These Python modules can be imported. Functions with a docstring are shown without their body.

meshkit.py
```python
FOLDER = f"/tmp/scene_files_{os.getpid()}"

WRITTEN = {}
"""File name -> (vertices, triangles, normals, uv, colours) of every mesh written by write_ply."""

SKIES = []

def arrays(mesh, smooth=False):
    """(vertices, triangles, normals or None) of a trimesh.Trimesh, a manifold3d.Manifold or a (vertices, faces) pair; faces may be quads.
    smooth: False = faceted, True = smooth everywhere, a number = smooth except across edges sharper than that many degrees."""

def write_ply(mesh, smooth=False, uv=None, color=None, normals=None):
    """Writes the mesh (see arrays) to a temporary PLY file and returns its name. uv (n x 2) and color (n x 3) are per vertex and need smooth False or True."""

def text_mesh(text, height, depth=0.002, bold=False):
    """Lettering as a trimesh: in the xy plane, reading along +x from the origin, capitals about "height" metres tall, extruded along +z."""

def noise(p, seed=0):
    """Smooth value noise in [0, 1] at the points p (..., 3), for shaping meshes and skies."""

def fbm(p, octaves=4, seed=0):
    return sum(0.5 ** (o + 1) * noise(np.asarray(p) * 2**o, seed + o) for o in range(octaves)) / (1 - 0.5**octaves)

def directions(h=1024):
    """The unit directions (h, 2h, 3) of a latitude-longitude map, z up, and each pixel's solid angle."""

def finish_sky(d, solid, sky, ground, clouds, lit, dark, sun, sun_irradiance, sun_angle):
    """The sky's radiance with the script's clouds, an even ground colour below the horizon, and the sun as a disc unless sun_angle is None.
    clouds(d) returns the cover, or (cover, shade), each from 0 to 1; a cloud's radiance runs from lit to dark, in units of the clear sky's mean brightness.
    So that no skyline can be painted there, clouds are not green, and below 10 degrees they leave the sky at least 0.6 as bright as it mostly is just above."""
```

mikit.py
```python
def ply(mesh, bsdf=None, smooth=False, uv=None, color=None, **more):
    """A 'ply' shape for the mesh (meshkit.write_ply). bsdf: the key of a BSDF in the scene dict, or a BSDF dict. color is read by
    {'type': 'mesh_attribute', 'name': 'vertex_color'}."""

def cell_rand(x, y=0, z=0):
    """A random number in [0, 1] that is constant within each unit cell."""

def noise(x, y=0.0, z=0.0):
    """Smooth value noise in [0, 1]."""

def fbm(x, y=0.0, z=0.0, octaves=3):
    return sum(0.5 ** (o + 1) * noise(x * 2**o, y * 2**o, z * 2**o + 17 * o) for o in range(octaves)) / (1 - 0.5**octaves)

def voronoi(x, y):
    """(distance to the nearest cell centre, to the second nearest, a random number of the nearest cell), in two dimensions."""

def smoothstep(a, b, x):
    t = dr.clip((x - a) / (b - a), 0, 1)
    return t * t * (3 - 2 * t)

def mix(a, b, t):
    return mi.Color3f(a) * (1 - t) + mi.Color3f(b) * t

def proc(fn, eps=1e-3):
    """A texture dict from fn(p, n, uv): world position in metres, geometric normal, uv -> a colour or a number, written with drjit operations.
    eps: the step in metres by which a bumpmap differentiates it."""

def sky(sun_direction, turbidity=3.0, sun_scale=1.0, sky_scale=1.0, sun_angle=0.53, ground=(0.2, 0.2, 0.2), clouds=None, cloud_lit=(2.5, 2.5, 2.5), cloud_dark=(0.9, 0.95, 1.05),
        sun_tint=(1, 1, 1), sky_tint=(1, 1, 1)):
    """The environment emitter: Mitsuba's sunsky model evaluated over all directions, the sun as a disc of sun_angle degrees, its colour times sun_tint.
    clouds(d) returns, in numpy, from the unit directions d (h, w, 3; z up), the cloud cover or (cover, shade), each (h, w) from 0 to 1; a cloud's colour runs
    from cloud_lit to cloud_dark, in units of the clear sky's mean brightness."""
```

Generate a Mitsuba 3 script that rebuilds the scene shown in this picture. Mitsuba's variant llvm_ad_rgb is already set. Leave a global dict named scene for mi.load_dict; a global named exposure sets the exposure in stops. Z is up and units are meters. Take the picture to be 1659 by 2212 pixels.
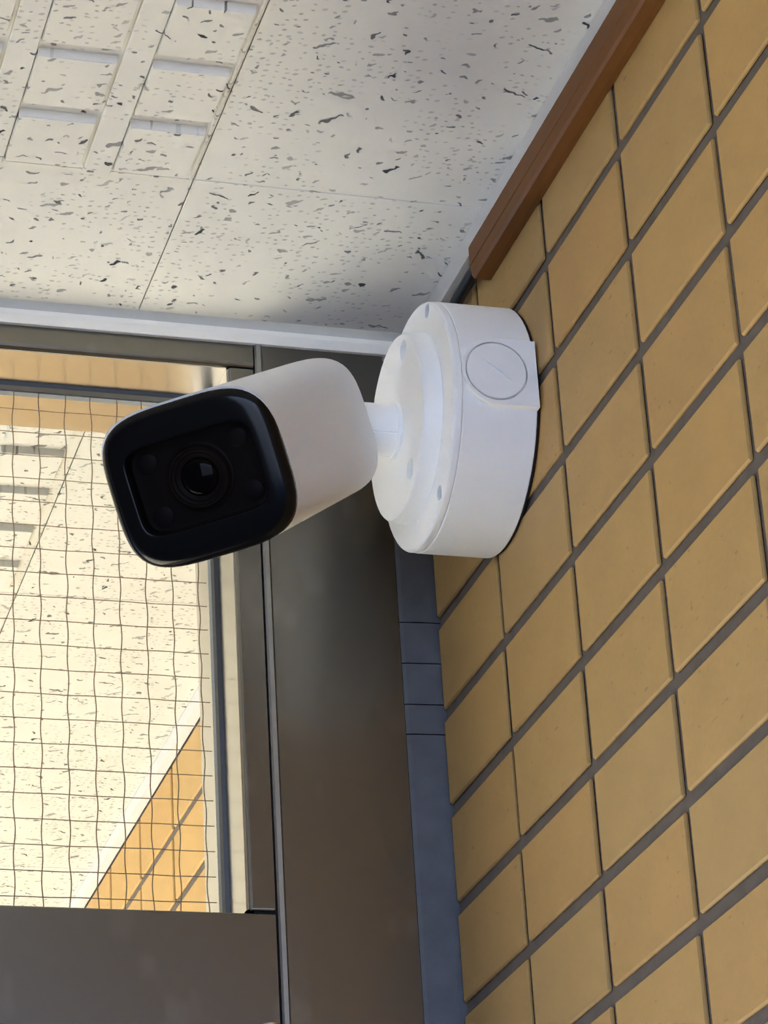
import math, random
import numpy as np, trimesh, manifold3d as m3
import drjit as dr, mitsuba as mi, mikit
from mikit import proc, noise, fbm, cell_rand, smoothstep, mix
T = mi.ScalarTransform4f
random.seed(7); rng = np.random.default_rng(7)
scene, labels = {}, {}
Z0 = 2.40                                     # height of the tile datum (joint line 0) above the floor
# ------------------------------------------------------------------ camera, sky, exposure
CAM = np.array([-0.4478, -1.2476, -0.7026 + Z0])
FWD = np.array([0.27133082, 0.86339375, 0.42535964]); DOWN = np.array([0.0685453, 0.42348239, -0.90330737])
scene['camera'] = dict(type='perspective', fov=2 * math.degrees(math.atan(829.5 / 6455.7)), fov_axis='x', near_clip=0.02, far_clip=200.0,
                       to_world=T().look_at(origin=CAM.tolist(), target=(CAM + FWD).tolist(), up=(-DOWN).tolist()))
scene['sky'] = mikit.sky((-0.62, 0.42, 0.66), turbidity=3.2, sun_scale=1.55, sky_scale=1.0, ground=(0.30, 0.31, 0.33), sun_tint=(0.84, 1.04, 1.26), sky_tint=(0.88, 1.06, 1.58))
exposure = 4.72

# ------------------------------------------------------------------ materials
def P(base, rough=0.5, metallic=0.0, spec=0.5, two=True, **k):
    b = dict(type='principled', base_color={'type': 'rgb', 'value': list(base)} if isinstance(base, (tuple, list)) else base, roughness=rough, metallic=metallic, specular=spec, **k)
    return {'type': 'twosided', 'bsdf': b} if two else b

def capsule_marks(x, y, cell, prob, lmin, lmax, r, seed, spread=0.6):
    """Depth (0..1) of short worm holes, at most one per cell, at random angles about the x axis."""
    u, v = x / cell, y / cell
    iu, iv = dr.floor(u - 0.5), dr.floor(v - 0.5)
    best = mi.Float(0)
    for a in (0, 1):
        for b in (0, 1):
            cu, cv = iu + a, iv + b
            on = cell_rand(cu, cv, seed) < prob
            px = (cu + 0.25 + 0.5 * cell_rand(cu, cv, seed + 1)) * cell
            py = (cv + 0.25 + 0.5 * cell_rand(cu, cv, seed + 2)) * cell
            k = cell_rand(cu, cv, seed + 3)
            half = 0.5 * (lmin + (lmax - lmin) * k * k)
            s = cell_rand(cu, cv, seed + 4)
            ang = (s * 2 - 1) * spread + dr.select(s > 0.5, 0.1, -0.25)
            dx, dy = x - px, y - py
            ca, sa = dr.cos(ang), dr.sin(ang)
            t = dr.clip(dx * ca + dy * sa, -half, half)
            d = dr.sqrt(dr.square(dx - t * ca) + dr.square(dy - t * sa))
            rr = r * (0.6 + 0.8 * cell_rand(cu, cv, seed + 5)) * (1 - 0.45 * dr.abs(t) / dr.maximum(half, 1e-5))
            deep = 0.35 + 0.65 * cell_rand(cu, cv, seed + 6)
            best = dr.maximum(best, dr.select(on, deep * (1 - smoothstep(rr * 0.55, rr * 1.1, d)), 0))
    return best

def pits(p):
    n1 = noise(p.x * 420, p.y * 420, 3.0) - 0.5
    n2 = noise(p.x * 420 + 31.7, p.y * 420, 9.0) - 0.5
    x, y = p.x + n1 * 0.0028, p.y + n2 * 0.0028
    clump = noise(p.x * 38, p.y * 38, 1.0)
    big = capsule_marks(x, y, 0.0190, 0.50, 0.001, 0.0115, 0.00130, 11, 0.9)
    mid = capsule_marks(x + 0.05, y + 0.02, 0.0085, 0.40, 0.0010, 0.0042, 0.00108, 23, 0.8) * 0.8
    small = capsule_marks(p.x, p.y, 0.0047, 0.60, 0.0010, 0.0020, 0.00088, 37, 0.2) * 0.44 * smoothstep(0.3, 0.55, clump)
    return big, mid, small

def ceiling_color(p, n, uv):
    big, mid, small = pits(p)
    d = dr.maximum(dr.maximum(big, mid), small)
    tone = 0.97 + 0.06 * (fbm(p.x * 25, p.y * 25, 4.0) - 0.5)
    return mix((0.83, 0.815, 0.76), (0.075, 0.075, 0.08), dr.clip(d * 1.05, 0, 1)) * tone

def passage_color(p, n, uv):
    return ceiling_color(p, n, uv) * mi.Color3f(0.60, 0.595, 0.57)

def ceiling_height(p, n, uv):
    big, mid, small = pits(p)
    return -dr.maximum(dr.maximum(big, mid), small * 0.8) + 0.10 * noise(p.x * 260, p.y * 260, 2.0)

def mottled(base, amp, scale, seed=0.0, spots=0.0, spot_col=(0.2, 0.12, 0.06)):
    def fn(p, n, uv):
        f = fbm(p.x * scale + seed, p.y * scale, p.z * scale) - 0.5
        g = noise(p.x * scale * 14 + seed, p.y * scale * 14, p.z * scale * 14) - 0.5
        c = mi.Color3f(base) * (1 + amp * f * 2 + amp * 0.5 * g)
        if spots:
            s = noise(p.x * 330 + seed, p.y * 330, p.z * 330)
            c = mix(c, spot_col, spots * smoothstep(0.93, 0.97, s))
        return c
    return proc(fn)

scene['ceiling_board'] = {'type': 'twosided', 'bsdf': {'type': 'bumpmap', 'arbitrary': proc(ceiling_height, 2e-4), 'scale': 0.0009,
                          'bsdf': {'type': 'diffuse', 'reflectance': proc(ceiling_color)}}}
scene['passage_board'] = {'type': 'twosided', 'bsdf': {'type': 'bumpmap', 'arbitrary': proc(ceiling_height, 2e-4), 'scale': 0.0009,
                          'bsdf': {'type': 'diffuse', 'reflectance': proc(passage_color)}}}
TILE_TONES = [(0.385, 0.240, 0.086), (0.396, 0.243, 0.084), (0.375, 0.237, 0.088), (0.389, 0.234, 0.081)]
for i, c in enumerate(TILE_TONES):
    scene[f'tile_glaze_{i}'] = P(mottled(c, 0.07, 30.0, 5.3 * i, 0.45), 0.55, spec=0.35)
scene['grout'] = P(mottled((0.118, 0.098, 0.084), 0.18, 120.0), 0.9, spec=0.1)
scene['sealant'] = P(mottled((0.086, 0.091, 0.103), 0.16, 90.0), 0.6, spec=0.3)
scene['plaster'] = P((0.60, 0.59, 0.56), 0.9, spec=0.1)
scene['dark_floor'] = P((0.11, 0.097, 0.078), 0.8, spec=0.2)
scene['beige_floor'] = P((0.88, 0.81, 0.68), 0.8, spec=0.2)
scene['asphalt'] = P((0.160, 0.178, 0.215), 0.9, spec=0.1)
def steel_color(p, n, uv):
    f = fbm(p.x * 18, p.y * 18, p.z * 5) - 0.5
    sm = smoothstep(0.62, 0.8, fbm(p.x * 45 + 3, p.y * 45, p.z * 22))
    return mi.Color3f(0.215, 0.207, 0.186) * (1 + 0.16 * f) + 0.035 * sm
scene['steel'] = P(proc(steel_color), 0.27, 1.0, anisotropic=0.4)
scene['steel_brightened'] = P((0.56, 0.54, 0.50), 0.24, 1.0, anisotropic=0.5)  # brighter copy of the frame steel, reflected light put into the colour
scene['brown_wall'] = P((0.17, 0.13, 0.095), 0.8, spec=0.2)
scene['steel_edge'] = P((0.40, 0.395, 0.37), 0.42, 1.0)
scene['chrome'] = P((0.78, 0.77, 0.76), 0.12, 1.0)
scene['gasket_rubber'] = P((0.15, 0.165, 0.18), 0.45, spec=0.4)
scene['gasket_dark'] = P((0.065, 0.066, 0.068), 0.5, spec=0.3)
scene['black_gap'] = P((0.015, 0.013, 0.012), 0.9, spec=0.1)
scene['white_trim'] = P((0.92, 0.88, 0.78), 0.3, spec=0.45)
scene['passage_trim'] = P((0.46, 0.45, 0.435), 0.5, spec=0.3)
scene['grey_trim'] = P((0.53, 0.515, 0.49), 0.5, spec=0.5)
scene['brown_plastic'] = P(mottled((0.150, 0.058, 0.013), 0.06, 60.0), 0.5, spec=0.25)
scene['black_cable'] = P((0.009, 0.010, 0.012), 0.28, spec=0.3)
scene['white_plastic'] = P((0.80, 0.80, 0.79), 0.42, spec=0.45)
scene['white_paint'] = P((0.61, 0.61, 0.61), 0.48, spec=0.4)
scene['black_gloss'] = P((0.003, 0.003, 0.0036), 0.14, spec=0.2)
scene['black_matt'] = P((0.010, 0.010, 0.011), 0.5, spec=0.3)
scene['lens_brown'] = P((0.034, 0.026, 0.022), 0.45, spec=0.2)
scene['lens_glass'] = P((0.008, 0.006, 0.007), 0.05, spec=0.4)
scene['led_grey'] = P((0.040, 0.038, 0.037), 0.4, spec=0.2)
scene['screw_steel'] = P((0.13, 0.125, 0.12), 0.35, 1.0)  # steel darkened to carry the shade inside the screw recesses
scene['wire_brown'] = P((0.23, 0.155, 0.085), 0.5, spec=0.4)
scene['window_glass'] = {'type': 'thindielectric', 'int_ior': 1.5, 'specular_transmittance': {'type': 'rgb', 'value': [0.985, 0.985, 0.955]}}
scene['smoked_glass'] = {'type': 'thindielectric', 'int_ior': 1.49, 'specular_transmittance': {'type': 'rgb', 'value': [0.42, 0.40, 0.40]}, 'specular_reflectance': {'type': 'rgb', 'value': [0.05, 0.052, 0.06]}}

# ------------------------------------------------------------------ helpers
def shifted(mesh):
    mesh = trimesh.Trimesh(np.array(mesh.vertices), np.array(mesh.faces), process=False)
    mesh.vertices = mesh.vertices + [0, 0, Z0]
    return mesh
count = {}
def key_for(name):
    k = count.get(name, 0); count[name] = k + 1
    return name if k == 0 else f'{name}_{k:03d}'
def add(name, mesh, mat, smooth=False, parent=None, label=None, cat=None, kind=None, group=None):
    key = key_for(f'{parent}__{name}' if parent else name)
    scene[key] = mikit.ply(shifted(mesh), mat, smooth=smooth)
    e = {k: v for k, v in (('label', label), ('category', cat), ('kind', kind), ('group', group)) if v}
    if e: labels[key] = e
    return key
def put(key, shape, at, mat):
    scene[key] = {**shape, 'bsdf': {'type': 'ref', 'id': mat}, 'to_world': T().translate([at[0], at[1], at[2] + Z0])}
def hull(pts): return trimesh.convex.convex_hull(np.asarray(pts, float))
def box(x0, x1, y0, y1, z0, z1, b=0.0):
    if b <= 0:
        return trimesh.creation.box(bounds=[[x0, y0, z0], [x1, y1, z1]])
    pts = []
    for x, sx in ((x0, 1), (x1, -1)):
        for y, sy in ((y0, 1), (y1, -1)):
            for z, sz in ((z0, 1), (z1, -1)):
                pts += [(x + b * sx, y + b * sy, z), (x + b * sx, y, z + b * sz), (x, y + b * sy, z + b * sz)]
    return hull(pts)
def join(*ms): return trimesh.util.concatenate(list(ms))
def man(mesh):
    return m3.Manifold(m3.Mesh(np.asarray(mesh.vertices, np.float32), np.asarray(mesh.faces, np.uint32)))
def tri(m):
    k = m.to_mesh(); return trimesh.Trimesh(np.array(k.vert_properties[:, :3]), np.array(k.tri_verts), process=False)
def lathe(profile, n=64):
    """Closed solid from an (r, h) profile that starts and ends on the axis, about z."""
    prof = np.array(profile, float)
    m = trimesh.creation.revolve(prof, sections=n)
    return m
def transform(mesh, X, Y, Z, O):
    m = mesh.copy(); A = np.eye(4); A[:3, 0], A[:3, 1], A[:3, 2], A[:3, 3] = X, Y, Z, O
    m.apply_transform(A); return m
def tube(points, r, sides=10, closed_ends=True):
    p = np.asarray(points, float); t = np.gradient(p, axis=0); t /= np.linalg.norm(t, axis=1, keepdims=True)
    ref = np.array([0.13, 0.97, 0.21]) if abs(t[0] @ [0.13, 0.97, 0.21]) < 0.8 else np.array([0.95, 0.1, 0.3])
    a = np.cross(t, ref); a /= np.linalg.norm(a, axis=1, keepdims=True); b = np.cross(t, a)
    ang = np.arange(sides) * 2 * np.pi / sides
    v = (p[:, None] + r * (np.cos(ang)[None, :, None] * a[:, None] + np.sin(ang)[None, :, None] * b[:, None])).reshape(-1, 3)
    i, j = np.meshgrid(np.arange(len(p) - 1), np.arange(sides), indexing='ij')
    q0, q1 = i * sides + j, i * sides + (j + 1) % sides
    f = np.vstack([np.stack([q0, q1, q1 + sides], -1).reshape(-1, 3), np.stack([q0, q1 + sides, q0 + sides], -1).reshape(-1, 3)])
    v = np.vstack([v, p[:1], p[-1:]]); n = len(p) * sides; base = (len(p) - 1) * sides
    jj = np.arange(sides)
    f = np.vstack([f, np.stack([np.full(sides, n), (jj + 1) % sides, jj], -1), np.stack([np.full(sides, n + 1), base + jj, base + (jj + 1) % sides], -1)])
    return trimesh.Trimesh(v, f, process=False)
def squircle(W, H, n=3.8, count=96):
    """A rectangle of half sizes W and H with bulging sides and rounded corners, counter-clockwise."""
    t = np.arange(count) * 2 * np.pi / count
    c, q = np.cos(t), np.sin(t)
    t = np.arctan2(q * H, c * W); c, q = np.cos(t), np.sin(t)
    rad = (np.abs(c / W) ** n + np.abs(q / H) ** n) ** (-1 / n)
    return np.column_stack([rad * c, rad * q])
def loft(rings, cap0=True, cap1=True):
    """Rings of equal count, going along +z, counter-clockwise seen from +z."""
    n = len(rings[0]); v = np.vstack(rings); f = []
    for k in range(len(rings) - 1):
        for j in range(n):
            a, b = k * n + j, k * n + (j + 1) % n
            f += [(a, b, b + n), (a, b + n, a + n)]
    extra = []
    if cap0:
        extra.append(np.mean(rings[0], 0)); c = len(v) + len(extra) - 1
        f += [(c, (j + 1) % n, j) for j in range(n)]
    if cap1:
        extra.append(np.mean(rings[-1], 0)); c = len(v) + len(extra) - 1; o = (len(rings) - 1) * n
        f += [(c, o + j, o + (j + 1) % n) for j in range(n)]
    if extra: v = np.vstack([v, extra])
    return trimesh.Trimesh(v, np.array(f), process=False)
def ring(sec, z): return np.column_stack([sec, np.full(len(sec), z)])
def prism_y(profile_xz, y0, y1):
    """Convex profile in x, z swept along y."""
    return hull([(x, y, z) for y in (y0, y1) for x, z in profile_xz])
def prism_x(profile_yz, x0, x1): return hull([(x, y, z) for x in (x0, x1) for y, z in profile_yz])
def prism_z(profile_xy, z0, z1): return hull([(x, y, z) for z in (z0, z1) for x, y in profile_xy])

# ------------------------------------------------------------------ setting: the tiled wall
CEIL = 0.0635
PY, PZ = 0.1, 0.05095
JZ, JY = 0.0066, 0.0054                       # joint widths
YF = 0.1                                     # front plane of the steel frame
GR = 0.0019                                  # joints lie this far behind the tile faces
FLOOR = -Z0
REAR = -3.0
LEFT = -2.3
add('wall_right', box(GR, 0.14, REAR, 0.098, FLOOR, CEIL + 0.06), 'grout', kind='structure', label='wall of ochre ceramic tiles with dark grey-brown joints, right of the door')
tile_mesh = shifted(box(0, GR + 0.0005, 0, PY - JY, -(PZ - JZ), 0, 0.0008)); tile_mesh.vertices -= [0, 0, Z0]
TILE = mikit.ply(tile_mesh)
def tile_wall(wall, j0, j1, k0, k1, y_of, pz, zoff, py, top, rest_j, rest_k):
    for j in range(j0, j1):
        for k in range(k0, k1):
            key = key_for(f'{wall}__tile')
            at = (rng.uniform(-0.00025, 0.0002), y_of(j) + JY / 2, zoff - k * pz - JZ / 2)
            put(key, TILE, at, f'tile_glaze_{int(rng.integers(4))}')
near = [(j, k) for j in range(1, 9) for k in range(0, 14)]
for j, k in [(j, k) for j in range(0, 9) for k in range(-1, 15)]:
    # column j runs from y = 0.1 - j*0.1 - 0.1 to 0.1 - j*0.1; row k hangs below joint line k
    key = key_for('wall_right__tile')
    top = -k * PZ - JZ / 2
    put(key, TILE, (rng.uniform(-0.0002, 0.0002), 0.1 - (j + 1) * PY + JY / 2 , top), f'tile_glaze_{int(rng.integers(4))}')
far = [box(0, GR + 0.0005, 0.1 - (j + 1) * PY + JY / 2, 0.1 - j * PY - JY / 2, -(k + 1) * PZ + JZ / 2, -k * PZ - JZ / 2)
       for j in range(0, 36) for k in range(-1, 46) if not (j < 9 and -1 <= k < 15)]
add('tile_field', join(*far), 'tile_glaze_0', parent='wall_right', kind='stuff')

# ------------------------------------------------------------------ setting: ceiling of mineral boards
add('ceiling', box(LEFT - 0.1, 0.14, REAR, 0.0915, CEIL + 0.012, CEIL + 0.07), 'plaster', kind='structure', label='ceiling of cream mineral fibre boards with dark fissures')
SX, SY = -0.1545, -0.041
GX, GY = 0.0006, 0.0003
def board(x0, x1, y0, y1, wall='ceiling'):
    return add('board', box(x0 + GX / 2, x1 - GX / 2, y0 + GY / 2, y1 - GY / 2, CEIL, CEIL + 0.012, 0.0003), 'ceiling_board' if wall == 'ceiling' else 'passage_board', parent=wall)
xs = [0.0, SX] + [SX - 0.303 * i for i in range(1, 8)]
ys = [0.0905, SY] + [SY - 0.606 * i for i in range(1, 6)] + [REAR]
def wedge_pad(x0, x1, y0, y1, h=0.0045, lo=0.0028):
    """A raised pad of the embossed board: full height at its near edge, almost flush at its far edge."""
    b = 0.0006
    pts = []
    for x, sx in ((x0, 1), (x1, -1)):
        pts += [(x, y0, CEIL + 0.0004), (x, y1, CEIL + 0.0004), (x + sx * b, y0 + 0.0003, CEIL - h + b * .6), (x + sx * b * 1.3, y0 + b, CEIL - h), (x + sx * b, y1 - b, CEIL - lo)]
    return hull(pts)
for i in range(len(xs) - 1):
    for j in range(len(ys) - 1):
        x1, x0, y1, y0 = xs[i], xs[i + 1], ys[j], ys[j + 1]
        if x0 < LEFT: x0 = LEFT
        if y1 <= REAR: continue
        bd = board(x0, x1, y0, max(y1, REAR + .01))
        if i == 1 and j == 1:
            for a in range(5):
                for c in range(12):
                    px1 = -0.1590 - a * 0.0522; px0 = px1 - 0.0367
                    py0 = -0.0875 - c * 0.0503; py1 = py0 + 0.0425
                    if c == 0 and px0 > x0:
                        add('raised_rib', box(px1 + 0.0017, px1 + 0.0152, y0 + 0.004, y1 - 0.0012, CEIL - 0.0028, CEIL + 0.0004, 0.0005) if a else box(px1 + 0.0016, x1 - 0.0012, y0 + 0.004, y1 - 0.0012, CEIL - 0.0012, CEIL + 0.0004, 0.0004), 'ceiling_board', parent=bd)
                    if px0 > x0 and py0 > y0 + 0.004:
                        add('raised_pad', wedge_pad(px0, px1, py0, py1), 'ceiling_board', parent=bd)
add('trim_1', join(prism_y([(-0.0002, CEIL - 0.0003), (-0.0080, CEIL - 0.0003), (-0.0086, CEIL - 0.0010), (-0.0082, CEIL - 0.0020), (-0.0070, CEIL - 0.0020), (-0.0070, CEIL - 0.0110), (-0.0002, CEIL - 0.0110)], REAR, 0.0955)),
    'grey_trim', kind='structure', label='narrow pale grey edge trim between ceiling boards and tiled wall')
add('trim_2', prism_x([(YF - 0.0002, CEIL - 0.0012), (YF - 0.0022, CEIL - 0.0012), (YF - 0.0026, CEIL - 0.0040), (YF - 0.0026, CEIL - 0.0095), (YF - 0.0024, CEIL - 0.0098), (YF - 0.0002, CEIL - 0.0098)], LEFT, -0.0095),
    'white_trim', kind='structure', label='white edge trim along the ceiling above the steel door frame')

# ------------------------------------------------------------------ setting: steel door frame, wired transom, door
YB = 0.187
HEAD = 0.0405                                # underside of the head
XR = -0.105                                  # side of the clear opening
XL = -0.93
BAR = -0.2593                                # top of the transom bar
BARB = -0.3170
add('wall_back', join(box(-0.02, 0.14, 0.1035, YB, FLOOR, CEIL + 0.06), box(-1.04, -0.02, 0.1035, YB, 0.0562, CEIL + 0.06), box(LEFT, -1.04, 0.1, YB, FLOOR, CEIL + 0.06)), 'plaster', kind='structure', label='wall that holds the steel door frame')
# sealant joint in the corner, in lengths
cuts = [CEIL - 0.012, -0.1010, -0.1237, -0.1463, -0.1625, -0.3400, FLOOR]
for a, b in zip(cuts[:-1], cuts[1:]):
    add('sealant_bead', prism_z([(-0.0197, 0.1032), (-0.0197, 0.1003), (-0.0176, 0.0997), (-0.0022, 0.0985), (0.0022, 0.0985), (0.0022, 0.1032)], b + 0.0003, a - 0.0003), 'sealant', parent='wall_back', label='blue-grey sealant strip in the corner beside the tiles' if a > 0 else None)
labels['wall_back__sealant_bead'] = {'label': 'blue-grey sealant strip in the corner beside the tiles'}
D = 'door_1'
add('jamb', join(prism_z([(-0.0200, YF), (-0.0868, YF), (-0.0868, YB), (-0.0200, YB)], FLOOR, 0.0540)), 'steel', parent=D)
add('edge_bead', prism_z([(-0.0866, YF - 0.0006), (-0.0876, YF - 0.0016), (-0.0899, YF - 0.0016), (-0.0907, YF - 0.0004), (-0.0907, YF + 0.004), (-0.0866, YF + 0.004)], FLOOR, 0.0540), 'steel_edge', parent=D)
add('jamb', box(-1.03, XL - 0.016, YF, YB, FLOOR, 0.0540, 0.001), 'steel', parent=D)
W = 'window_1'
labels[W] = {'label': 'wired glass transom window in a steel frame above the door', 'kind': 'structure'}
labels[D] = {'label': 'steel door frame and door below the transom', 'kind': 'structure'}
r = 0.0030
def round_profile(cx, cz, rad, a0, a1, n=6): return [(cx + rad * math.cos(math.radians(t)), cz + rad * math.sin(math.radians(t))) for t in np.linspace(a0, a1, n)]
head = [(YF + 0.0002, 0.0536), (YB, 0.0536), (YB, HEAD)] + round_profile(YF + r, HEAD + r, r, 270, 180)
add('head', prism_x(head, XL - 0.016, -0.0913), 'steel', parent=W)
stile = [(-0.0915, YF + 0.0008), (-0.0915, YB)] + [(XR, YB)] + [(x, y) for x, y in round_profile(XR + 0.0022, YF + 0.0008 + 0.0022, 0.0022, 180, 270)]
add('stile', prism_z(stile, BAR + 0.0022, HEAD - 0.0008), 'steel', parent=W)
add('stile_sill', box(XR + 0.0012, -0.0917, YF + 0.0005, YF + 0.0030, BAR + 0.0018, BAR + 0.0030, 0.0003), 'steel_edge', parent=W)
add('stile', box(XL - 0.0155, XL, YF + 0.0008, YB, BAR + 0.0018, HEAD - 0.0008, 0.001), 'steel', parent=W)
bar = [(YB, BAR)] + [(YB, BARB), (YF + 0.0002, BARB)] + round_profile(YF + 0.0002 + 0.0012, BAR - 0.0012, 0.0012, 180, 90)
add('transom_bar', prism_x(bar, XL - 0.016, -0.0918), 'steel', parent=W)
add('frame_gap', join(box(-0.0918, -0.0868, YF + 0.003, YB, FLOOR, 0.0536), box(XR + .0034, -0.0917, YF + 0.0035, YF + 0.0045, BAR - 0.0004, BAR + 0.0024), box(XR+.003, -0.0917, YF + 0.003, YF + 0.0045, HEAD - 0.0012, HEAD + 0.0004)), 'black_gap', parent=D)
RL = 0.0006                                   # added strips of brighter steel for the reveal's reflected light, before and behind glass
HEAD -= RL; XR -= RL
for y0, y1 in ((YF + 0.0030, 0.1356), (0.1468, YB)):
    add('reveal_bright_strip', box(XR, XR + RL, y0, y1, BAR + 0.0022, HEAD - 0.0002), 'steel_brightened', parent=W)
    add('reveal_bright_strip', box(XL, XR, y0 - 0.0008, y1, HEAD, HEAD + RL), 'steel_brightened', parent=W)
# gasket: a bead each side of the glass
YG = 0.1415
for y0, y1 in ((0.1355, YG - 0.0012), (YG + 0.0012, 0.1470)):
    add('gasket', prism_x([(y0, HEAD), (y0 + 0.0006, HEAD - 0.0022), (y1 - 0.0006, HEAD - 0.0030), (y1, HEAD)], XL, XR), 'gasket_dark' if y0 < YG else 'gasket_rubber', parent=W)
    add('gasket', prism_z([(XR, y0), (XR - 0.0022, y0 + 0.0006), (XR - 0.0030, y1 - 0.0006), (XR, y1)], BAR, HEAD), 'gasket_dark' if y0 < YG else 'gasket_rubber', parent=W)
gv = np.array([(XL, YG, BAR), (XR, YG, BAR), (XR, YG, HEAD), (XL, YG, HEAD)])
pane = add('glass_pane', trimesh.Trimesh(gv, [[0, 1, 2], [0, 2, 3]], process=False), 'window_glass', parent=W, label='clear glass pane with embedded brown wire grid')
YW = YG + 0.0007
for i in range(-1, 60):
    x = -0.1150 - i * 0.01388
    if not XL < x < XR - 0.001: continue
    z = np.arange(BAR + 0.0004, HEAD - 0.0004, 0.01337 / 6)
    ph = (z + 0.013) / 0.01337
    xx = x + 0.00042 * np.sin(np.pi * (ph + i)) + 0.00012 * np.sin(ph * 2.1 + i)
    add('wire', tube(np.column_stack([xx, np.full(len(z), YW), z]), 0.00029, 4), 'wire_brown', smooth=True, parent=pane)
for k in range(-4, 30):
    z = -0.0130 - k * 0.01340
    if not BAR + 0.001 < z < HEAD - 0.001: continue
    x = np.arange(XL + 0.0004, XR - 0.0004, 0.01388 / 2)
    zz = z + 0.00010 * np.sin(np.pi * x / 0.01388 + k) + 0.00015 * np.sin(x * 90 + k)
    add('wire', tube(np.column_stack([x, np.full(len(x), YW + 0.0004), zz]), 0.00024, 4), 'wire_brown', smooth=True, parent=pane)
# the door leaf under the bar: steel rails and stiles round a glass pane
dt = BARB - 0.0030
leaf = join(box(XL - 0.014, -0.0925, YF + 0.004, YF + 0.044, dt - 0.075, dt), box(-0.165, -0.0925, YF + 0.004, YF + 0.044, FLOOR + 0.008, dt - 0.075),
            box(XL - 0.014, XL + 0.06, YF + 0.004, YF + 0.044, FLOOR + 0.008, dt - 0.075), box(XL + 0.06, -0.165, YF + 0.004, YF + 0.044, FLOOR + 0.008, FLOOR + 0.12))
add('leaf', leaf, 'steel', parent=D)
dg = np.array([(XL + .06, YF + .024, FLOOR + .12), (-.165, YF + .024, FLOOR + .12), (-.165, YF + .024, dt - .075), (XL + .06, YF + .024, dt - .075)])
add('door_glass', trimesh.Trimesh(dg, [[0, 1, 2], [0, 2, 3]], process=False), 'window_glass', parent=D)
hinge = transform(lathe([(0, 0), (0.0042, 0), (0.0048, 0.0006), (0.0048, 0.08), (0, 0.08)], 24), (1, 0, 0), (0, 1, 0), (0, 0, 1), (-0.0975, YF - 0.0035, -0.3958))
add('hinge', hinge, 'chrome', smooth=35, parent=D, label='bright chrome hinge knuckle at the frame edge')

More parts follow.
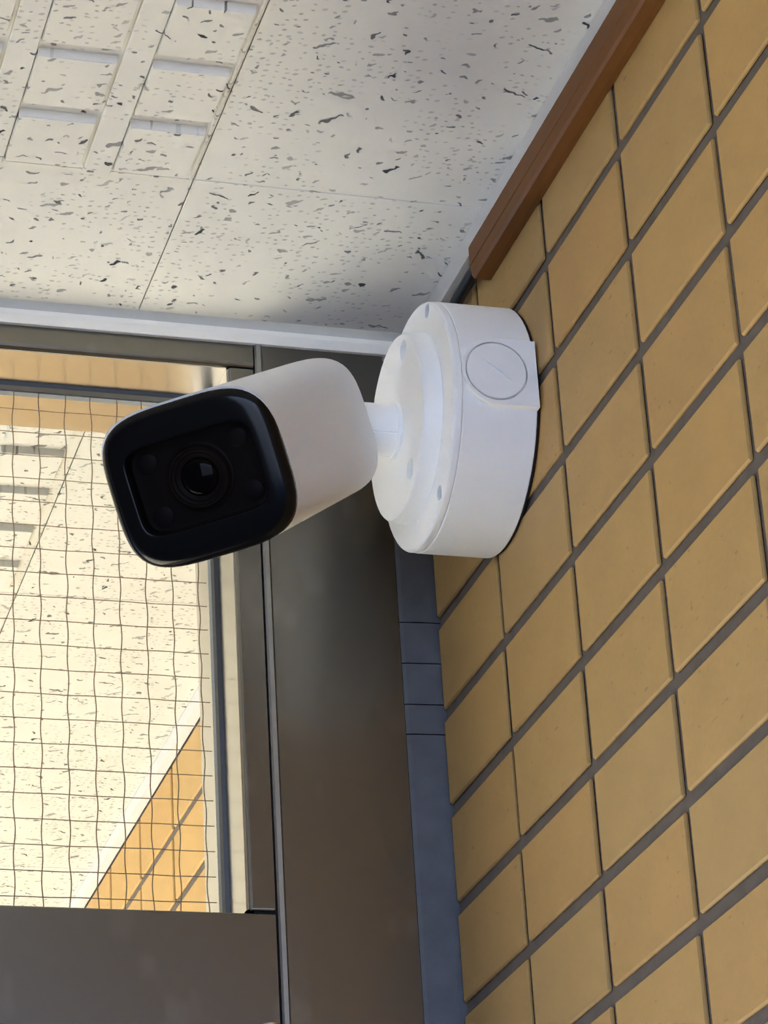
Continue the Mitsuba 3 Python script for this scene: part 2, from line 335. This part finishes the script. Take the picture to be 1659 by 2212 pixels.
# ------------------------------------------------------------------ setting: the bright passage behind the glass
PB = 4.2
add('wall_north', box(GR, 0.14, YB, PB, FLOOR, CEIL + 0.06), 'grout', kind='structure', label='wall of ochre tiles beyond the transom glass')
NY, NZ = 0.1120, 0.0535
def passage_y(j): return 0.7240 + (j - 4) * NY
tm2 = box(0, GR + 0.0005, 0, NY - JY, -(NZ - JZ), 0, 0.0008); TILE2 = mikit.ply(tm2)
for j in range(0, 12):
    for k in range(-1, 6):
        put(key_for('wall_north__tile'), TILE2, (rng.uniform(-.0002, .0002), passage_y(j) + JY / 2, 0.0030 - k * NZ - JZ / 2), f'tile_glaze_{int(rng.integers(4))}')
far = [box(0, GR + 0.0005, passage_y(j) + JY / 2, min(passage_y(j + 1) - JY / 2, PB), 0.003 - (k + 1) * NZ + JZ / 2, 0.003 - k * NZ - JZ / 2) for j in range(0, 31) for k in range(-1, 44) if not (j < 12 and k < 6) and passage_y(j) + JY < PB]
add('tile_field', join(*far), 'tile_glaze_0', parent='wall_north', kind='stuff')
add('wall_end', box(LEFT, 0.14, PB, PB + 0.12, FLOOR, CEIL + 0.06), 'tile_glaze_0', kind='structure', label='far end wall of the passage')
add('ceiling', box(LEFT - 0.1, 0.14, YB, PB + .1, CEIL + 0.012, CEIL + 0.07), 'plaster', kind='structure', label='ceiling of the bright passage seen through the glass')
C2 = 'ceiling_001'
xs2 = [0.0, -0.1558] + [-0.1558 - 0.303 * i for i in range(1, 8)]
ys2 = [YB, 0.460, 0.985] + [0.985 + 0.606 * i for i in range(1, 6)] + [PB]
for i in range(len(xs2) - 1):
    for j in range(len(ys2) - 1):
        x1, x0, y0, y1 = xs2[i], max(xs2[i + 1], LEFT), ys2[j], min(ys2[j + 1], PB)
        if y1 - y0 < .02: continue
        bd = board(x0, x1, y0, y1, C2)
        if i == 1 and j == 0:
            for a in range(5):
                for c in range(5):
                    px1 = -0.1630 - a * 0.0522; px0 = px1 - 0.0367; py0 = 0.4115 - c * 0.0515; py1 = py0 + 0.0425
                    if px0 > x0 and py0 > y0 + .006: add('raised_pad', wedge_pad(px0, px1, py0, py1), 'passage_board', parent=bd)
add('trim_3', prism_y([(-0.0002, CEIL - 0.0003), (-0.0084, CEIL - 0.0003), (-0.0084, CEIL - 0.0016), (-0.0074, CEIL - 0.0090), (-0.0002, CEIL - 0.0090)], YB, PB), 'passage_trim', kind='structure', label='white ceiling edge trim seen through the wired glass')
add('floor', box(LEFT - 0.1, 0.14, REAR, 0.143, FLOOR - 0.05, FLOOR), 'dark_floor', kind='structure', label='dark floor of the vestibule')
add('floor', box(LEFT - 0.1, 0.14, 0.143, PB + .12, FLOOR - 0.05, FLOOR), 'beige_floor', kind='structure', label='beige floor of the passage behind the door')
add('wall_left', box(LEFT - 0.1, LEFT, REAR, YB, FLOOR, CEIL + 0.06), 'brown_wall', kind='structure', label='left wall of the vestibule')
add('wall_added_west', box(LEFT - .1, LEFT, YB, PB, -0.55, CEIL + .06), 'plaster', kind='structure', label='added unseen wall above the open side of the passage, blocks blue sky light')  # added out of view to keep blue sky light off the junction box
add('ground', box(-60, 60, -60, 60, FLOOR - 0.12, FLOOR - 0.06), 'asphalt', kind='structure', label='pavement outside')

# ------------------------------------------------------------------ cable raceway and cable
rc = [(0, 0.0328), (-0.0035, 0.0324), (-0.0086, 0.0326), (-0.0098, 0.0340), (-0.0105, 0.0395), (-0.0108, 0.0405), (-0.0108, 0.0500), (-0.0098, 0.0520), (0, 0.0520)]
rm = prism_y(rc, -2.2, -0.0245)
inner = prism_y([(-0.0006, 0.0345), (-0.0088, 0.0345), (-0.0092, 0.0500), (-0.0006, 0.0500)], -0.30, -0.02)
rm = tri(man(rm) - man(inner))
add('cable_raceway__channel', rm, 'brown_plastic')
add('cable_raceway__cover_lip', prism_y([(-0.0104, 0.0392), (-0.0111, 0.0394), (-0.0111, 0.0404), (-0.0106, 0.0406)], -2.2, -0.0247), 'brown_plastic')
labels['cable_raceway'] = {'label': 'brown plastic cable raceway running along the top of the tiled wall under the ceiling', 'category': 'cable raceway'}
cp = [(-0.0052, y, 0.0425) for y in np.linspace(-0.12, -0.01, 8)] + [(-0.0052, 0.0, 0.0424), (-0.0052, 0.012, 0.0421), (-0.0053, 0.024, 0.0410), (-0.0056, 0.036, 0.0375), (-0.006, 0.046, 0.0300), (-0.0066, 0.052, 0.0180), (-0.0075, 0.0535, 0.0040), (-0.0085, 0.052, -0.0120), (-0.0095, 0.0480, -0.0260), (-0.0105, 0.0420, -0.0370)]
add('cable', tube(cp, 0.0034, 12), 'black_cable', smooth=True, label='short black cable between the brown raceway and the white junction box', cat='cable')

# ------------------------------------------------------------------ junction box (round, axis -x) on the tiles
BY, BZ, BR, BH = -0.0183, -0.0499, 0.0612, 0.0426
def on_wall(mesh, y=BY, z=BZ, x=0.0):
    # local z -> -x (out of the wall), local x -> -y, local y -> z
    return transform(mesh, (0, -1, 0), (0, 0, 1), (-1, 0, 0), (x, y, z))
BASE = 0.0380
base = man(on_wall(lathe([(0, 0.0014), (BR - .0006, 0.0014), (BR, 0.002), (BR, BASE - 0.0005), (BR - 0.0006, BASE), (0, BASE)], 160)))
# proud pad round the side entry, on the side facing -y
pad_shape = [(-0.0175, 0.0014)] + [(0.0175 * math.cos(t), 0.0212 + 0.0172 * math.sin(t)) for t in np.linspace(math.pi, 0, 28)] + [(0.0175, 0.0014)]
padp = hull([(-h, y, BZ + zz) for zz, h in [(a, max(b, .0004)) for a, b in pad_shape] for y in (BY - BR - 0.0012, BY - BR + 0.022)])
plug_hole = transform(trimesh.creation.cylinder(radius=0.0154, height=0.0044, sections=72), (1, 0, 0), (0, 0, 1), (0, -1, 0), (-0.0216, BY - BR - 0.0012, BZ))
body = (base + man(padp)) - man(plug_hole)
add('junction_box__gasket', on_wall(lathe([(0, 0.0001), (BR - 0.0008, 0.0001), (BR - 0.0008, 0.0016), (0, 0.0016)], 120)), 'black_gap', smooth=32)  # black disc also puts in the dark shadow line where box meets wall
scene_key = add('junction_box__base', tri(body), 'white_plastic', smooth=32)
labels['junction_box'] = {'label': 'round white junction box fixed to the ochre tiles behind the camera', 'category': 'junction box'}
cover = man(on_wall(lathe([(0, BASE + 0.0003), (BR - 0.0006, BASE + 0.0003), (BR - 0.0002, BASE + 0.0008), (BR - 0.0002, BH - 0.0016), (BR - 0.0006, BH - 0.0007), (BR - 0.0016, BH), (0, BH)], 160)))
scr = [(math.radians(a)) for a in (121, 240, 0)]
spos = [(BY + 0.0565 * math.cos(t) , BZ + 0.0565 * math.sin(t)) for t in scr]
for sy, sz in spos:
    cover = cover - man(on_wall(trimesh.creation.cylinder(radius=0.0036, height=0.008, sections=32), sy, sz, -BH))
add('junction_box__cover', tri(cover), 'white_plastic', smooth=32)
add('junction_box__seam', on_wall(lathe([(0, BASE - 0.0002), (BR - 0.0008, BASE - 0.0002), (BR - 0.0008, BASE + 0.0005), (0, BASE + 0.0005)], 96)), 'grey_trim', smooth=32)
for sy, sz in spos:
    s = man(lathe([(0, 0), (0.0032, 0), (0.0032, 0.0010), (0.0024, 0.0015), (0, 0.0017)], 28)) - man(box(-0.003, 0.003, -0.0004, 0.0004, 0.001, 0.003))
    add('screw', transform(tri(s), (0, -1, 0), (0, 0, 1), (-1, 0, 0), (-BH + 0.0038, sy, sz)), 'screw_steel', smooth=30, parent='junction_box', label='small steel cover screw')
plug = lathe([(0, -0.0016), (0.0146, -0.0016), (0.0146, 0.0002), (0.0143, 0.0005), (0, 0.0005)], 72)
ca, sa = math.cos(math.radians(-38)), math.sin(math.radians(-38))
slot = trimesh.creation.box(extents=(0.0165, 0.0016, 0.0018)); slot2 = trimesh.creation.box(extents=(0.0080, 0.0026, 0.0036))
plug_m = man(plug)
for sl in (slot, slot2):
    plug_m = plug_m - man(transform(sl, (ca, sa, 0), (-sa, ca, 0), (0, 0, 1), (0, 0, 0.0009)))
# local z -> -y, local x -> +x, local y -> z
add('junction_box__entry_plug', transform(tri(plug_m), (1, 0, 0), (0, 0, 1), (0, -1, 0), (-0.0216, BY - BR - 0.0010, BZ)), 'white_plastic', smooth=30)
labels['junction_box__entry_plug'] = {'label': 'round screw plug with a slanted slot'}

# ------------------------------------------------------------------ bullet camera: mounting plate, neck, housing, bezel, lens
S = 'security_camera'
labels[S] = {'label': 'white bullet security camera with a square black front, on a round mounting plate', 'category': 'security camera'}
PYc, PZc = -0.0155, -0.0496
HB = BH + 0.0001
plate = man(on_wall(lathe([(0, HB), (0.0472, HB), (0.0470, HB + 0.0012), (0.0461, HB + 0.0080), (0.0452, HB + 0.0092), (0.0436, HB + 0.0096), (0, HB + 0.0098)], 140), PYc, PZc))
for a, rad in ((-121, 0.0368), (123, 0.0378), (1, 0.037)):
    hy, hz = PYc + rad * math.cos(math.radians(a)), PZc + rad * math.sin(math.radians(a))
    plate = plate - man(on_wall(lathe([(0, 0), (0.0036, 0), (0.0042, 0.0035), (0.0052, 0.0062), (0.0054, 0.0120), (0, 0.0120)], 36), hy, hz, -(HB + 0.0012)))
add(f'{S}__mounting_plate', tri(plate), 'white_plastic', smooth=30)
NH = HB + 0.0097
NYc, NZc = -0.0145, -0.0510
neck = man(on_wall(lathe([(0, NH), (0.0128, NH), (0.0128, NH + 0.034), (0.0122, NH + 0.040), (0.0100, NH + 0.0455), (0.0055, NH + 0.0495), (0, NH + 0.050)], 72), NYc, NZc))
groove = box(-NH - 0.052, -NH - 0.0018, NYc - 0.03, NYc - 0.0105, NZc - 0.0075, NZc - 0.0064)
slotb = box(-NH - 0.026, -NH - 0.012, NYc - 0.012, NYc + 0.004, NZc + 0.0112, NZc + 0.02)
neck = neck - man(groove) - man(slotb)
add(f'{S}__neck', tri(neck), 'white_plastic', smooth=30)
add(f'{S}__neck__collar', on_wall(lathe([(0, NH - .0002), (0.0143, NH - .0002), (0.0141, NH + 0.0010), (0.0136, NH + 0.0018), (0, NH + 0.0018)], 72), NYc, NZc), 'white_plastic', smooth=30)
# housing frame: X image-right, Y up, Z forward
HZ = np.array([-0.4365, -0.7427, -0.5078]); HZ /= np.linalg.norm(HZ)
HX = np.array([0.8229, -0.5577, 0.1083]); HX -= HZ * (HX @ HZ); HX /= np.linalg.norm(HX)
HY = np.cross(HZ, HX)
HP = np.array([-0.1844, -0.1511, -0.1528]) - 0.0003 * HX
HW, HH, HL = 0.0391, 0.0346, 0.190
def cam_part(mesh): return transform(mesh, HX, HY, HZ, HP)
rings = []
for t in np.linspace(90, 0, 7):
    ins = 0.006 * (1 - math.cos(math.radians(t))); s = -(HL - 0.006) - 0.006 * math.sin(math.radians(t))
    rings.append(ring(squircle(HW - ins, HH - ins), s))
def lip(sec, z):
    """The front edge reaches further forward along the top, as a small brow over the black face."""
    p = ring(sec, z); k = np.clip(p[:, 1] / HH * 1.15, 0, 1); p[:, 2] += 0.0042 * k * k * (3 - 2 * k); return p
rings += [lip(squircle(HW, HH), -0.0074), lip(squircle(HW - 0.0002, HH - 0.0002), -0.0069), lip(squircle(HW - 0.0018, HH - 0.0018), -0.0069)]
add(f'{S}__housing', cam_part(loft(rings, True, False)), 'white_paint', smooth=35)
# black bezel, rounded edge, with a shallow pocket for the window
WW, WH, WR = 0.0282, 0.0190, 0.0075
rb = []
rb.append(ring(squircle(HW - 0.0001, HH - 0.0001), -0.0072))
for t in np.linspace(0, 90, 8):
    ins = 0.0001 + 0.0062 * (1 - math.cos(math.radians(t))); s = -0.0052 + 0.0052 * math.sin(math.radians(t))
    rb.append(ring(squircle(HW - ins, HH - ins), s))
rb.append(ring(squircle(WW + 0.0014, WH + 0.0014, 6.5), 0.0004))
rb.append(ring(squircle(WW + 0.0004, WH + 0.0004, 6.5), 0.0001))
rb.append(ring(squircle(WW, WH, 6.5), -0.0008))
rb.append(ring(squircle(WW - 0.0006, WH - 0.0006, 6.5), -0.0100))
add(f'{S}__bezel', cam_part(loft([q - [0, 0.0001, 0] for q in rb], False, False)), 'black_gloss', smooth=25)
labels[f'{S}__bezel'] = {'label': 'glossy black front with rounded corners'}
add(f'{S}__window_back', cam_part(loft([ring(squircle(WW - 0.0002, WH - 0.0002, 6.5), -0.0105), ring(squircle(WW - 0.0002, WH - 0.0002, 6.5), -0.0080)])), 'lens_brown')
gl = squircle(WW - 0.0003, WH - 0.0003, 6.5)
add(f'{S}__window_glass', cam_part(trimesh.Trimesh(np.vstack([ring(gl, -0.0018), [[0, 0, -0.0018]]]), [(len(gl), j, (j + 1) % len(gl)) for j in range(len(gl))], process=False)), 'smoked_glass')
lz = -0.0082
barrel = lathe([(0.0070, lz), (0.0150, lz), (0.0150, lz + 0.0012), (0.0138, lz + 0.0016), (0.0138, lz + 0.0030), (0.0128, lz + 0.0042), (0.0120, lz + 0.0042), (0.0116, lz + 0.0034), (0.0106, lz + 0.0030), (0.0100, lz + 0.0022), (0.0086, lz + 0.0016), (0.0070, lz + 0.0010), (0.0070, lz)], 72)
add(f'{S}__lens', cam_part(barrel), 'lens_brown', smooth=25)
cap = [(0, lz)] + [(0.0085, lz)] + [(0.0085 * math.cos(t), lz + 0.0008 + 0.0032 * math.sin(t)) for t in np.linspace(0, math.pi / 2, 12)][:-1] + [(0, lz + 0.0040)]
add(f'{S}__lens__front_element', cam_part(lathe(cap, 56)), 'lens_glass', smooth=True)
for lx, ly in ((0.0205, 0.0118), (-0.0205, 0.0118), (0.0205, -0.0118), (-0.0205, -0.0118)):
    led = lathe([(0, lz), (0.0046, lz), (0.0046, lz + 0.0010), (0.0040, lz + 0.0014), (0.0026, lz + 0.0018), (0, lz + 0.0019)], 32)
    led.apply_translation([lx, ly, 0])
    add('infrared_lamp', cam_part(led), 'led_grey', smooth=40, parent=S)
